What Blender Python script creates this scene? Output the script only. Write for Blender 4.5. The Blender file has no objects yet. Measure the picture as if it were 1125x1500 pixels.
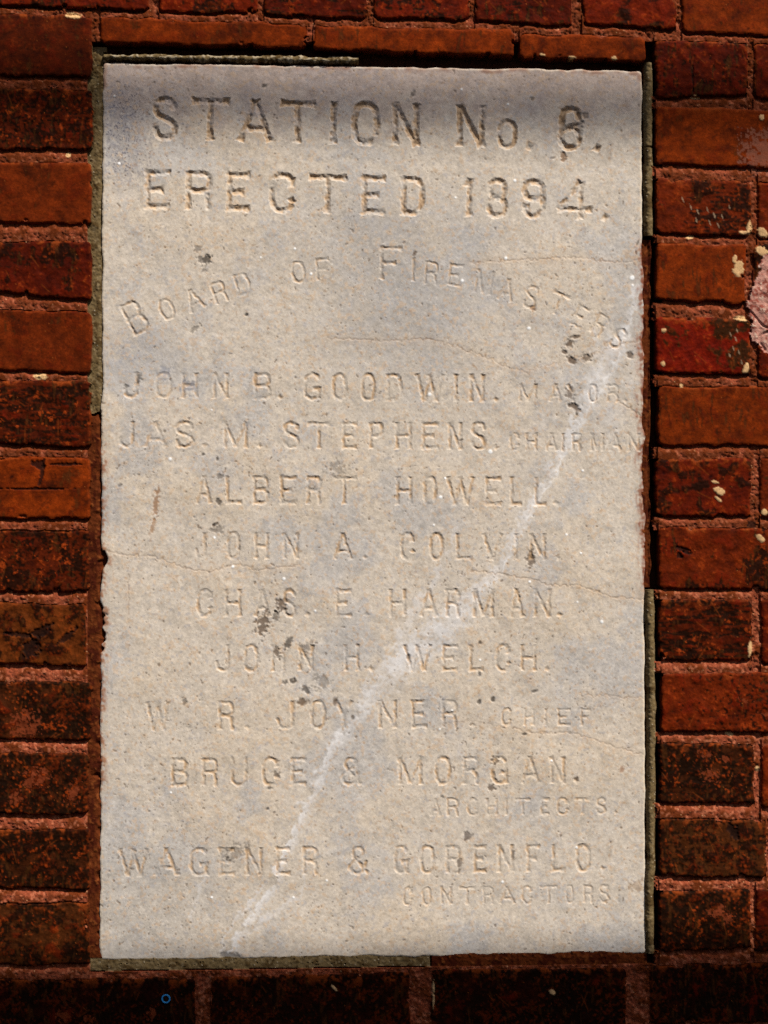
import bpy, math
import numpy as np
from mathutils import Vector, Matrix

sc = bpy.context.scene
RNG = np.random.default_rng(1894)

# ------------------------------------------------------------------ camera
K = 0.00066                     # metres on the wall per photo pixel
F = 3000.0                      # focal length in photo pixels
CX, CY = 562.5, 750.0
D = F * K
cam_pos = Vector((-0.066, -1.0, -0.026)).normalized() * D
cd = bpy.data.cameras.new('camera')
cd.sensor_width = 36.0
cd.lens = F / 1500.0 * 36.0
cd.clip_start = 0.05
cd.clip_end = 200.0
cam = bpy.data.objects.new('camera', cd)
sc.collection.objects.link(cam)
q = (-cam_pos).to_track_quat('-Z', 'Y')
cam.location = cam_pos
cam.rotation_euler = q.to_euler()
sc.camera = cam

# ------------------------------------------------------------------ light
SUN = Vector((0.42, -0.50, 0.90)).normalized()      # towards the sun
w = bpy.data.worlds.new('World')
sc.world = w
w.use_nodes = True
nt = w.node_tree
sky = nt.nodes.new('ShaderNodeTexSky')
sky.sky_type = 'NISHITA'
sky.sun_disc = False
sky.air_density = 0.7
sky.dust_density = 2.5
sky.sun_elevation = math.asin(SUN.z)
sky.sun_rotation = math.atan2(SUN.x, SUN.y)
bg = nt.nodes['Background']
bg.inputs['Strength'].default_value = 0.05
nt.links.new(sky.outputs[0], bg.inputs[0])
sd = bpy.data.lights.new('sun', 'SUN')
sd.energy = 4.2
sd.angle = math.radians(0.53)
sd.color = (1.0, 0.95, 0.88)
so = bpy.data.objects.new('sun', sd)
so.rotation_euler = SUN.to_track_quat('Z', 'Y').to_euler()
so.location = SUN * 5
sc.collection.objects.link(so)
sc.view_settings.view_transform = 'Standard'
sc.view_settings.look = 'None'
sc.view_settings.gamma = 1.0
sc.view_settings.exposure = 0.50
sc.view_settings.use_curve_mapping = False
sc.render.engine = 'CYCLES'
sc.cycles.use_denoising = False
sc.cycles.max_bounces = 5

# ------------------------------------------------------------------ helpers
Rm = np.array(q.to_matrix())
CP = np.array(cam_pos)


def wall_xz(u, v):
    """photo pixel -> point of the wall plane y = 0"""
    dx = (u - CX) / F
    dz = -(v - CY) / F
    d = [Rm[i, 0] * dx + Rm[i, 1] * dz - Rm[i, 2] for i in range(3)]
    t = -CP[1] / d[1]
    return CP[0] + t * d[0], CP[2] + t * d[2]


def wp(u, v, h=0.0):
    x, z = wall_xz(np.float64(u), np.float64(v))
    return Vector((float(x), -h * K, float(z)))


NS = 1024
_fx = np.fft.fftfreq(NS)
_fr = np.sqrt(_fx[:, None] ** 2 + np.fft.rfftfreq(NS)[None, :] ** 2)
_fr[0, 0] = 1e-9


class Field:
    """band-limited periodic noise, unit deviation; lo/hi are wavelengths in photo pixels"""
    def __init__(self, seed, lo, hi, beta=1.0, sx=1.0, sy=1.0, ang=0.0):
        r = np.random.default_rng(seed)
        a = np.fft.rfft2(r.standard_normal((NS, NS)))
        s = np.where((_fr > 1.0 / hi) & (_fr < 1.0 / lo), _fr ** (-beta), 0)
        f = np.fft.irfft2(a * s, s=(NS, NS))
        self.f = ((f - f.mean()) / f.std()).astype(np.float32)
        self.sx, self.sy, self.c, self.s = sx, sy, math.cos(ang), math.sin(ang)

    def __call__(self, u, v):
        a = (u * self.c + v * self.s) / self.sx
        b = (-u * self.s + v * self.c) / self.sy
        a = np.mod(a, NS)
        b = np.mod(b, NS)
        i = np.floor(a).astype(np.int32)
        j = np.floor(b).astype(np.int32)
        fa = (a - i).astype(np.float32)
        fb = (b - j).astype(np.float32)
        i %= NS
        j %= NS
        i1 = (i + 1) % NS
        j1 = (j + 1) % NS
        f = self.f
        return (f[j, i] * (1 - fa) + f[j, i1] * fa) * (1 - fb) + (f[j1, i] * (1 - fa) + f[j1, i1] * fa) * fb


def sstep(a, b, x):
    t = np.clip((x - a) / (b - a), 0, 1)
    return t * t * (3 - 2 * t)


def lin(r, g, b):
    """sRGB 0-255 -> linear"""
    c = np.array([r, g, b], float) / 255.0
    return np.where(c <= 0.04045, c / 12.92, ((c + 0.055) / 1.055) ** 2.4)


def mixc(col, c, m):
    m = m[..., None]
    return col * (1 - m) + np.asarray(c, float) * m


def polydist(u, v, pts):
    """distance to a polyline and the position along it (0..1)"""
    best = np.full(u.shape, 1e9)
    pos = np.zeros(u.shape)
    pts = np.array(pts, float)
    n = len(pts) - 1
    for k in range(n):
        ax, ay = pts[k]
        bx, by = pts[k + 1]
        dx, dy = bx - ax, by - ay
        L2 = dx * dx + dy * dy + 1e-9
        t = np.clip(((u - ax) * dx + (v - ay) * dy) / L2, 0, 1)
        d = np.hypot(u - ax - t * dx, v - ay - t * dy)
        m = d < best
        best = np.where(m, d, best)
        pos = np.where(m, (k + t) / n, pos)
    return best, pos


f_lo = Field(11, 60, 500, 1.2)
f_mid = Field(12, 14, 90, 1.0)
f_mid2 = Field(13, 14, 90, 1.0)
f_sm = Field(14, 5, 24, 0.8)
f_sm2 = Field(15, 5, 24, 0.8)
f_gr = Field(16, 2.4, 7, 0.3)
f_gr2 = Field(17, 2.4, 7, 0.3)
f_edge = Field(18, 8, 70, 1.0)
f_edge2 = Field(19, 8, 70, 1.0)
f_ed = Field(28, 22, 170, 1.1)
f_ed2 = Field(29, 22, 170, 1.1)
f_streak_v = Field(20, 4, 40, 0.8, 1.0, 4.0)
f_streak_h = Field(21, 4, 40, 0.8, 5.0, 1.0)
f_fine = Field(22, 2.0, 3.6, 0.0)
f_diag = Field(23, 4, 50, 0.8, 5.0, 1.0, -0.7)


def grid_mesh(name, mat, parent, U, V, H, C, facemask, label=None):
    """the faces of the height field picked by facemask as one mesh object"""
    nv, nu = H.shape
    fj, fi = np.nonzero(facemask)
    if len(fj) == 0:
        return None
    a = fj * nu + fi
    quads = np.stack([a, a + nu, a + nu + 1, a + 1], 1)
    used, inv = np.unique(quads.ravel(), return_inverse=True)
    quads = inv.reshape(-1, 4)
    uu = U.ravel()[used]
    vv = V.ravel()[used]
    hh = H.ravel()[used]
    x, z = wall_xz(uu, vv)
    co = np.stack([x, -hh * K, z], 1).astype(np.float32)
    me = bpy.data.meshes.new(name)
    n, m = len(co), len(quads)
    me.vertices.add(n)
    me.vertices.foreach_set('co', co.ravel())
    me.loops.add(m * 4)
    me.loops.foreach_set('vertex_index', quads.ravel().astype(np.int32))
    me.polygons.add(m)
    me.polygons.foreach_set('loop_start', np.arange(0, m * 4, 4, dtype=np.int32))
    me.polygons.foreach_set('loop_total', np.full(m, 4, dtype=np.int32))
    me.polygons.foreach_set('use_smooth', np.ones(m, dtype=bool))
    me.update(calc_edges=True)
    ca = me.color_attributes.new('tint', 'FLOAT_COLOR', 'POINT')
    cc = np.ones((n, 4), np.float32)
    cc[:, :3] = np.clip(C.reshape(-1, 3)[used], 0.0008, 0.95)
    ca.data.foreach_set('color', cc.ravel())
    me.set_sharp_from_angle(angle=math.radians(48))
    me.materials.append(mat)
    o = bpy.data.objects.new(name, me)
    sc.collection.objects.link(o)
    o.parent = parent
    if label:
        o['label'] = label
    return o


def material(name, rough, spec, grain_scale, grain_amt, bump, bump_scale):
    m = bpy.data.materials.new(name)
    m.use_nodes = True
    t = m.node_tree
    b = t.nodes['Principled BSDF']
    b.inputs['Roughness'].default_value = rough
    b.inputs['Specular IOR Level'].default_value = spec
    at = t.nodes.new('ShaderNodeAttribute')
    at.attribute_name = 'tint'
    tc = t.nodes.new('ShaderNodeTexCoord')
    no = t.nodes.new('ShaderNodeTexNoise')
    no.inputs['Scale'].default_value = grain_scale
    no.inputs['Detail'].default_value = 4
    t.links.new(tc.outputs['Object'], no.inputs['Vector'])
    mr = t.nodes.new('ShaderNodeMapRange')
    mr.inputs['From Min'].default_value = 0.25
    mr.inputs['From Max'].default_value = 0.75
    mr.inputs['To Min'].default_value = 1 - grain_amt
    mr.inputs['To Max'].default_value = 1 + grain_amt
    t.links.new(no.outputs['Fac'], mr.inputs['Value'])
    mx = t.nodes.new('ShaderNodeVectorMath')
    mx.operation = 'SCALE'
    t.links.new(at.outputs['Color'], mx.inputs[0])
    t.links.new(mr.outputs[0], mx.inputs['Scale'])
    t.links.new(mx.outputs[0], b.inputs['Base Color'])
    n2 = t.nodes.new('ShaderNodeTexNoise')
    n2.inputs['Scale'].default_value = bump_scale
    n2.inputs['Detail'].default_value = 5
    t.links.new(tc.outputs['Object'], n2.inputs['Vector'])
    bp = t.nodes.new('ShaderNodeBump')
    bp.inputs['Strength'].default_value = 1.0
    bp.inputs['Distance'].default_value = bump
    t.links.new(n2.outputs['Fac'], bp.inputs['Height'])
    t.links.new(bp.outputs[0], b.inputs['Normal'])
    return m


M_BRICK = material('fired_brick', 0.75, 0.04, 900, 0.26, 0.00016, 700)
M_MORTAR = material('sandy_mortar', 0.95, 0.06, 1000, 0.30, 0.00035, 900)
M_BEAD = material('grey_pointing', 0.95, 0.06, 1000, 0.26, 0.00022, 900)
M_MARBLE = material('weathered_marble', 0.62, 0.25, 1100, 0.07, 0.00005, 1100)
M_STUCCO = material('pink_render', 0.95, 0.10, 900, 0.25, 0.00040, 800)


def thing(name, label, cat, loc):
    o = bpy.data.objects.new(name, None)
    o.empty_display_size = 0.1
    o['label'] = label
    o['category'] = cat
    sc.collection.objects.link(o)
    return o


wall = thing('brick_wall', 'weathered red brick wall with recessed pinkish mortar around the pale stone plaque', 'wall', None)
wall['kind'] = 'thing'
plaque = thing('marble_plaque', 'pale weathered marble plaque with worn carved lettering set into the red brick wall', 'plaque', None)

# ------------------------------------------------------------------ slab outline in photo pixels
TL, TR, BR, BL = (150.5, 90), (941.5, 102), (947.5, 1397), (146, 1408.5)


def slab_sdf(u, v):
    """> 0 inside the stone"""
    top = TL[1] + (u - TL[0]) / (TR[0] - TL[0]) * (TR[1] - TL[1])
    bot = BL[1] + (u - BL[0]) / (BR[0] - BL[0]) * (BR[1] - BL[1])
    le = TL[0] + (v - TL[1]) / (BL[1] - TL[1]) * (BL[0] - TL[0])
    ri = TR[0] + (v - TR[1]) / (BR[1] - TR[1]) * (BR[0] - TR[0])
    e = f_ed(u, v) * 0.6 + f_edge(u, v) * 0.2 + f_sm(u, v) * 0.06
    dl = u - le + e
    # ragged left edge where the arris has broken away
    dl = dl - np.exp(-((v - 819) / 12.0) ** 2) * 10 * (v > 806)
    dl = dl - sstep(875, 905, v) * (1 - sstep(940, 985, v)) * np.clip(3.6 + 2.4 * f_edge(u * 0.7 + 17, v * 0.9) + 1.3 * f_sm2(u * 0.5, v * 0.7), 0, 11)
    dr = ri - u + f_ed2(u, v) * 0.5 + f_edge2(u, v) * 0.2 + f_sm(u, v) * 0.06
    dr = dr + sstep(345, 375, v) * (1 - sstep(850, 872, v)) * f_ed(v * 0.9, u * 0.5) * 1.2
    a = np.minimum(dl, dr)
    b = np.minimum(v - top + e, bot - v + e)
    r = 4.0
    inner = np.minimum(a, b)
    cx = np.clip(r - a, 0, None)
    cy = np.clip(r - b, 0, None)
    corner = r - np.hypot(cx, cy)
    return np.where((a < r) & (b < r), corner, inner)


# ================================================================== BRICK WALL
# name of a look: (base sRGB, burnt amount, burn bias x, orange flecks, roughness)
PAL = {
    'brown':  ((96, 42, 19), 0.05, 0, 0.10),
    'orange': ((106, 47, 15), 0.08, 0, 0.10),
    'red':    ((90, 29, 8), 0.25, 0, 0.22),
    'dred':   ((76, 24, 7), 0.30, 0, 0.20),
    'deep':   ((68, 27, 13), 0.12, 0, 0.08),
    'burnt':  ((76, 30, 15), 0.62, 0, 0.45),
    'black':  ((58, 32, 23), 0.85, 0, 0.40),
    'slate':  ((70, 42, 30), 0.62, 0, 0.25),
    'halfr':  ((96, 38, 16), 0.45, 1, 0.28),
    'darkest':  ((40, 16, 10), 0.80, 0, 0.08),  # lowest base tone, for the course below the stone
    'redolive': ((100, 24, 8), 0.35, 1, 0.30),
    'greyed': ((88, 50, 30), 0.40, 0, 0.15),
}
B = []      # (left, right, top-left, top-right, bottom-left, bottom-right, look)


def br(l, r, tl, tr, bl, brr, look):
    B.append((l, r, tl, tr, bl, brr, look))


# top course and thin course above the stone
br(-92, 217, -96, -80, 5, 15, 'red')
br(234, 377, -84, -78, 16, 19, 'red')
br(389, 535, -78, -73, 21, 28, 'dred')
br(547, 686, -73, -68, 25, 28, 'red')
br(695, 836, -68, -62, 32, 36, 'dred')
br(855, 990, -62, -56, 35, 41, 'red')
br(1000, 1290, -56, -44, 46, 58, 'orange')
br(149, 448, 26, 36, 61, 69, 'orange')
br(460, 753, 38, 44, 72, 81, 'orange')
br(762, 946, 49, 55, 82, 90, 'orange')
# left side
LEFT = [(134, 22, 24, 108, 113, 'deep'), (134.5, 130, 131, 217, 219, 'burnt'), (133.5, 238, 239, 325, 328, 'brown'),
        (133, 353, 355, 429, 438, 'dred'), (133.5, 454, 456, 541, 548, 'brown'), (132.5, 557, 559, 650, 655, 'burnt'),
        (131, 669, 671, 758, 759, 'orange'), (128.5, 777, 778, 866, 866, 'burnt'), (125.5, 883, 886, 972, 975, 'greyed'),
        (132, 999, 999, 1083, 1084, 'black'), (128, 1103, 1103, 1192, 1193, 'black'), (130, 1215, 1215, 1300, 1303, 'black'),
        (130, 1324, 1323, 1413, 1413, 'slate')]
for k, (r, t0, t1, b0, b1, lk) in enumerate(LEFT):
    l = -166 if k % 2 == 0 else -14
    s = (t1 - t0) / 134.0
    br(l, r, t0 + s * l, t1, b0 + (b1 - b0) / 134.0 * l, b1, lk)
    x = l - 12
    n = 0
    while x > -700:
        wd = 300
        br(x - wd, x, t0 + s * (x - wd), t0 + s * x, b0 + s * (x - wd), b0 + s * x, ['brown', 'red', 'orange', 'burnt'][(k + n) % 4])
        x -= wd + 12
        n += 1
# right side
RIGHT = [(960, 1094, 58, 64, 143, 139, 'dred', 1106), (961, 1262, 157, 166, 240, 250, 'orange', 0),
         (961, 1099, 263, 266, 341, 345, 'halfr', 1110), (962, 1092, 356, 360, 438, 445, 'orange', 1106),
         (961, 1098, 465, 468, 543, 549, 'redolive', 1112), (965, 1262, 565, 568, 652, 652, 'orange', 0),
         (962, 1100, 673, 672, 757, 755, 'red', 1115), (966, 1262, 774, 774, 861, 865, 'halfr', 0),
         (967, 1101, 879, 878, 968, 967, 'burnt', 1116), (970, 1262, 987, 985, 1071, 1072, 'halfr', 0),
         (967, 1104, 1088, 1092, 1176, 1177, 'black', 1117), (967, 1122, 1199, 1201, 1284, 1285, 'slate', 1134),
         (967, 1098, 1307, 1303, 1392, 1390, 'black', 1107)]
for k, (l, r, t0, t1, b0, b1, lk, nx) in enumerate(RIGHT):
    br(l, r, t0, t1, b0, b1, lk)
    x = nx if nx else r + 12
    n = 0
    while x < 1760:
        wd = 300 if n or nx else 140
        br(x, x + wd, t1, t1 + 2, b1 + 4, b1 + 6, ['red', 'burnt', 'orange', 'halfr'][(k + n) % 4] if n else ['dred', 'burnt', 'halfr', 'black'][k % 4])
        x += wd + 12
        n += 1
# below the stone
br(-20, 285, 1436, 1434, 1524, 1522, 'darkest')
br(309, 600, 1433, 1424, 1521, 1514, 'darkest')
br(633, 917, 1421, 1419, 1512, 1507, 'darkest')
br(953, 1253, 1414, 1411, 1501, 1494, 'darkest')
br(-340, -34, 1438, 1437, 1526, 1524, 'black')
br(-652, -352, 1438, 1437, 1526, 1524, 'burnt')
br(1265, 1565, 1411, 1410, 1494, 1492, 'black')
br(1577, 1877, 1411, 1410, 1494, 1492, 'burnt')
for (k, y0) in enumerate((1542, 1650, 1758, 1866)):
    x = -640 - (k % 2) * 150
    n = 0
    while x < 1760:
        br(x, x + 300, y0 - 0.012 * x, y0 - 0.012 * (x + 300), y0 + 90 - 0.012 * x, y0 + 90 - 0.012 * (x + 300),
           ['black', 'burnt', 'red', 'halfr', 'brown'][(k * 2 + n) % 5])
        x += 312
        n += 1
for (k, y0) in enumerate((-205, -313, -421)):
    x = -640 - (k % 2) * 150
    n = 0
    while x < 1760:
        br(x, x + 300, y0 + 0.03 * x, y0 + 0.03 * (x + 300), y0 + 92 + 0.03 * x, y0 + 92 + 0.03 * (x + 300),
           ['red', 'brown', 'orange', 'dred', 'burnt'][(k * 2 + n) % 5])
        x += 312
        n += 1
for x0 in (-404, -716):
    br(x0, x0 + 300, -106, -98, -6, 2, 'brown')
br(1302, 1602, -44, -34, 58, 66, 'red')

uw = np.concatenate([np.arange(-520, -12, 4.0), np.arange(-12, 1137, 1.35), np.arange(1138, 1646, 4.0)])
vw = np.concatenate([np.arange(-400, -12, 4.0), np.arange(-12, 1512, 1.35), np.arange(1513, 1912, 4.0)])
U, V = np.meshgrid(uw, vw)
sl = slab_sdf(U, V)
Uw = U + 0.85 * f_ed(U, V) + 0.12 * f_edge(U, V) + 0.06 * f_sm(U, V)
Vw = V + 0.85 * f_ed2(U, V) + 0.12 * f_edge2(U, V) + 0.06 * f_sm2(U, V)
chip = sstep(1.7, 2.4, f_mid(U + 41, V + 17)) * 4.5

sdf = np.full(U.shape, -50.0)
bid = np.full(U.shape, -1, np.int32)
for i, (l, r, tl, tr, bl, b_r, lk) in enumerate(B):
    i0, i1 = np.searchsorted(uw, [l - 14, r + 14])
    j0, j1 = np.searchsorted(vw, [min(tl, tr) - 14, max(bl, b_r) + 14])
    if i1 <= i0 or j1 <= j0:
        continue
    s_ = np.s_[j0:j1, i0:i1]
    uu, vv = Uw[s_], Vw[s_]
    tt = (uu - l) / (r - l)
    a = np.minimum(uu - l, r - uu)
    b = np.minimum(vv - (tl + tt * (tr - tl)), (bl + tt * (b_r - bl)) - vv)
    rr = 5.0 if i % 3 else 8.0
    d = np.where((a < rr) & (b < rr), rr - np.hypot(np.clip(rr - a, 0, None), np.clip(rr - b, 0, None)), np.minimum(a, b))
    d = d - chip[s_] * (d < 12)
    m = d > sdf[s_]
    sdf[s_] = np.where(m, d, sdf[s_])
    bid[s_] = np.where(m & (d > -14), i, bid[s_])
gv, gu = np.gradient(sdf, vw, uw)
gn = np.clip(gu * gu + gv * gv, 0.3, 4)
snap = np.abs(sdf) < 0.62 * 1.35
U = np.where(snap, U - sdf * gu / gn, U)
V = np.where(snap, V - sdf * gv / gn, V)
isb = (sdf > 0) | snap
sl = slab_sdf(U, V)

# distance to the brick above and below inside a bed joint
jj = np.arange(len(vw))
last = np.maximum.accumulate(np.where(isb, jj[:, None], -1), 0)
nxt = np.minimum.accumulate(np.where(isb, jj[:, None], 10 ** 6)[::-1], 0)[::-1]
up = np.where(last >= 0, V - vw[np.clip(last, 0, None)], 99)
dn = np.where(nxt < 10 ** 6, vw[np.clip(nxt, 0, len(vw) - 1)] - V, 99)
bed = (up + dn) < 48
tj = np.where(bed, up / (up + dn + 1e-6), 0.6)
Hm = -7.5 + 6.3 * sstep(0.02, 0.55, tj) + 0.5 * f_sm(U, V) + 0.42 * f_gr(U, V) + 0.8 * f_mid(U, V)
Hm = np.where(bed, Hm, -4.5 + 0.6 * f_sm(U, V) + 0.42 * f_gr(U, V) + 0.8 * f_mid(U, V))
Hm = np.minimum(Hm, -0.8)

gr = f_gr(U, V)
gr2 = f_gr2(U, V)
fine = f_fine(U, V)
sm = f_sm(U, V)
sm2 = f_sm2(U, V)
mid = f_mid(U, V)
mid2 = f_mid2(U, V)
stv = f_streak_v(U, V)
sth = f_streak_h(U, V)
dia = f_diag(U, V)

# --- mortar colour
Cm = np.empty(U.shape + (3,))
Cm[:] = lin(132, 70, 52)
Cm = mixc(Cm, lin(96, 46, 22), np.clip(0.45 + 0.5 * mid, 0, 1))
Cm = mixc(Cm, lin(178, 112, 90), sstep(0.3, 1.5, sm2 + 0.4 * mid2) * 0.65)
Cm = mixc(Cm, lin(62, 26, 14), sstep(0.7, 1.8, gr2) * 0.6)
Cm = mixc(Cm, lin(196, 160, 130), sstep(1.8, 2.3, f_gr(V + 77, U)) * 0.85)
Cm = mixc(Cm, lin(88, 40, 16), sstep(1050, 650, V) * np.clip(0.5 + 0.3 * mid2 + 0.15 * sm, 0, 0.8))
Cm *= (1 + 0.12 * fine)[..., None]

bigf = Field(31, 35, 160, 1.3)
# --- brick heights and colours
Hb = np.zeros(U.shape)
Cb = np.empty(U.shape + (3,))
Cb[:] = lin(90, 40, 18)
for i, (l, r, tl, tr, bl, b_r, lk) in enumerate(B):
    i0, i1 = np.searchsorted(uw, [l - 16, r + 16])
    j0, j1 = np.searchsorted(vw, [min(tl, tr) - 16, max(bl, b_r) + 16])
    if i1 <= i0 or j1 <= j0:
        continue
    s_ = np.s_[j0:j1, i0:i1]
    mk = bid[s_] == i
    if not mk.any():
        continue
    g = np.random.default_rng(500 + i)
    base, burn, bias, fleck = PAL[lk]
    smooth = lk in ('brown', 'orange', 'deep')
    uu = (U[s_] - l) / (r - l)
    vv = (V[s_] - tl) / (bl - tl)
    c = np.empty(uu.shape + (3,))
    c[:] = lin(*base) * g.uniform(0.9, 1.12)
    # soft cloudiness of the clay
    c *= (1 + 0.16 * mid2[s_] + 0.10 * sm[s_])[..., None]
    c = mixc(c, lin(104, 30, 6), sstep(0.3, 1.8, mid[s_]) * (0.30 if smooth else 0.55))
    if smooth:
        c *= (1 + 0.07 * sth[s_])[..., None]
        c = mixc(c, lin(48, 22, 14), sstep(1.7, 2.4, dia[s_]) * 0.45)
        c = mixc(c, lin(60, 26, 14), sstep(1.2, 2.6, sm2[s_]) * 0.35)
    # burnt skin
    wt = g.dirichlet([0.9, 0.7, 0.7, 0.7, 0.9])
    tex = wt[0] * mid[s_] + 0.8 * wt[1] * sm2[s_] + wt[2] * stv[s_] + wt[3] * sth[s_] + 1.1 * wt[4] * bigf(U[s_] + 37 * i, V[s_] + 91 * i)
    tex = tex / np.sqrt((wt ** 2).sum()) * 0.85 + 0.16 * gr[s_]
    th = 1.15 - 2.3 * burn
    if bias:
        th = th - 2.4 * (uu - 0.55)
    bm = sstep(th - 0.22, th + 0.38, tex)
    c = mixc(c, lin(*((38, 31, 22) if lk == 'redolive' else (22, 14, 11))), bm * (0.9 if not smooth else 0.5))
    c = mixc(c, lin(104, 44, 20), bm * sstep(0.3, 1.5, 0.7 * sm[s_] + 0.5 * gr2[s_] + 0.5 * dia[s_] + 0.4 * bigf(U[s_] + 61 * i, V[s_])) * 0.5)
    # grey bloom and dry scuffs over burnt skin
    c = mixc(c, lin(78, 52, 38), bm * sstep(0.7, 2.0, stv[s_]) * 0.5)
    # flecks where the skin has chipped to bright clay
    fl = sstep(1.25, 1.85, 0.7 * sm[s_] + 0.55 * mid2[s_] + 0.35 * gr2[s_]) * fleck * 1.7
    c = mixc(c, lin(150, 72, 42), np.clip(fl, 0, 0.9))
    c = mixc(c, lin(24, 12, 9), sstep(1.6, 2.2, gr2[s_]) * 0.55)
    # worn arrises and mortar smears along the top
    wear = np.exp(-np.clip(sdf[s_], 0, 99) / 2.2) * sstep(-0.5, 1.0, sm[s_])
    c = mixc(c, lin(118, 60, 36), wear * 0.5)
    smear = sstep(0.2, 1.4, mid2[s_] + 0.5 * sm[s_]) * np.exp(-np.clip(vv * 90 - 2, 0, 99) / 5.0)
    c = mixc(c, lin(126, 68, 46), np.clip(smear, 0, 0.8))
    c = mixc(c, lin(150, 100, 76), sstep(2.35, 2.7, f_gr(U[s_] + 333, V[s_])) * 0.7)
    c *= (1 + 0.10 * fine[s_] + 0.10 * gr[s_])[..., None]
    # scratches
    for _ in range(0 if smooth else 5):
        sx, sy = g.uniform(l, r), g.uniform(tl, bl)
        an = g.choice([1.2, 1.9, 0.8, 2.5]) + g.normal(0, 0.15)
        ln = g.uniform(8, 26)
        dd, pp = polydist(U[s_], V[s_], [(sx, sy), (sx + ln * math.cos(an), sy + ln * math.sin(an))])
        c = mixc(c, lin(134, 78, 50), np.clip(1.1 - dd / 1.1, 0, 1) * 0.40)
    h = g.uniform(-1.0, 0.8) + g.normal(0, 0.010) * (U[s_] - (l + r) / 2) * 0.3 + g.normal(0, 0.012) * (V[s_] - (tl + bl) / 2)
    rough = 0.35 if smooth else 1.0
    h = h + rough * (0.34 * mid[s_] + 0.15 * sm[s_] + 0.07 * gr[s_]) - 0.3 * rough * bm * sstep(0.2, 1.2, sm2[s_])
    h = h - 0.45 * sstep(1.9, 2.5, gr2[s_])
    rad = 3.2
    h = h - np.clip(rad - sdf[s_], 0, rad) ** 2 / rad * 0.55
    Hb[s_] = np.where(mk, h, Hb[s_])
    Cb[s_] = np.where(mk[..., None], c, Cb[s_])


def spot(x, y, rx, ry, rgb, ang=0.0, a=1.0, jag=0.35):
    """a blot of colour of its own on the bricks; returns its mask"""
    R = max(rx, ry) + 6
    i0, i1 = np.searchsorted(uw, [x - R, x + R])
    j0, j1 = np.searchsorted(vw, [y - R, y + R])
    s_ = np.s_[j0:j1, i0:i1]
    ca, sa = math.cos(ang), math.sin(ang)
    p = ((U[s_] - x) * ca + (V[s_] - y) * sa) / rx
    q_ = (-(U[s_] - x) * sa + (V[s_] - y) * ca) / ry
    m = sstep(0.12, -0.12, np.hypot(p, q_) - 1 + jag * 0.5 * (sm[s_] + 0.6 * gr[s_])) * a
    for A in (Cb, Cm):
        A[s_] = mixc(A[s_], lin(*rgb) / (np.array([0.94, 0.62, 0.20]) if A is Cb else np.array([0.98, 0.86, 0.66])), m)
    return s_, m


for (x, y, rx, ry, ang) in [(1082, 394, 8, 11, 0.2), (1076, 380, 3, 6, 0.2), (1117, 369, 11, 6, 0.6), (1054, 719, 9, 5, 0.5), (1047, 706, 6, 2, 0.2),
                            (1052, 731, 7, 2, 0.7), (59, 551, 11, 4.5, 0.1), (1011, 347, 6, 3, -0.2), (1116, 172, 3.6, 4, 0),
                            (1019, 142, 7, 2, 0.1), (1098, 333, 4, 10, 0.1), (1090, 341, 8, 3, 0.1), (1118, 341, 9, 6, 0.8),
                            (1085, 466, 9, 4, 0.2), (1092, 540, 4, 7, 0.3), (1120, 750, 4, 5, 0), (1114, 788, 7, 4, 0.8), (972, 484, 4, 3, 0),
                            (971, 533, 3, 4, 0), (998, 565, 3, 3, 0), (107, 22, 12, 5, 0.1), (100, 226, 4, 4, 0), (1097, 838, 0.1, 0.1, 0),
                            (113, 240, 0.1, 0.1, 0), (795, 80, 5, 1.6, 0.1), (838, 84, 6, 2, 0.1), (900, 85, 4, 3, 0),
                            (1069, 1075, 6, 2.5, 0.2), (1110, 1126, 4, 3.5, 0), (809, 1453, 5, 3.5, 0.7), (635, 1455, 1.3, 22, 0),
                            (1099, 950, 3, 12, 0.1), (490, 1448, 6, 2, 0.8)]:
    s_, m = spot(x, y, rx, ry, (200, 160, 112), ang, 1.0, 0.2)
    Hb[s_] += 0.8 * m
for (x, y) in [(1000, 292), (1012, 303), (1022, 310), (1036, 306), (1046, 315), (1058, 318), (1068, 302), (1020, 322), (1040, 327), (1052, 330),
               (1070, 490), (1078, 498), (1074, 510), (1082, 516), (1068, 520), (1080, 485), (1086, 530)]:
    spot(x, y, 1.0, 4.2, (150, 124, 98), -0.35, 0.7)
for (x, y, rx, ry) in [(1033, 1103, 6, 4), (1040, 1135, 9, 6), (1062, 1112, 4, 3), (1052, 1338, 12, 4), (1066, 1344, 7, 5), (1056, 1330, 5, 3),
                       (38, 1062, 18, 17), (50, 1250, 0.1, 0.1), (22, 1170, 6, 8), (46, 1140, 6, 12), (62, 1138, 6, 10), (108, 1160, 5, 14),
                       (94, 1448 + 40, 8, 6), (222, 1486, 5, 5), (130, 1494, 6, 4), (1093, 1026, 6, 2), (1120, 1046, 6, 2)]:
    spot(x, y, rx, ry, (122, 54, 28), 0.3, 0.7, 1.3)
for (x, y, rx, ry, an) in [(1001, 806, 13, 4, 0.25), (996, 812, 5, 6, 0), (1074, 1218, 7, 13, -0.5), (60, 925, 18, 7, -0.4), (30, 930, 24, 3, 0.1),
                           (45, 950, 12, 12, 0), (1101, 768, 7, 6, 0), (1015, 112, 1.2, 22, 0), (98, 932, 5, 16, 0.9), (96, 680, 22, 2, 0),
                           (62, 690, 3, 22, 0.2), (50, 716, 55, 1.6, 0.0), (56, 680, 10, 6, 0.3), (832, 1455, 2, 22, 0.1)]:
    s_, m = spot(x, y, rx, ry, (30, 15, 10), an, 0.85)
    Hb[s_] -= 1.6 * m
# pale dusty bloom near the right border
spot(1116, 222, 26, 30, (134, 84, 66), 0.2, 0.55, 1.0)

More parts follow.
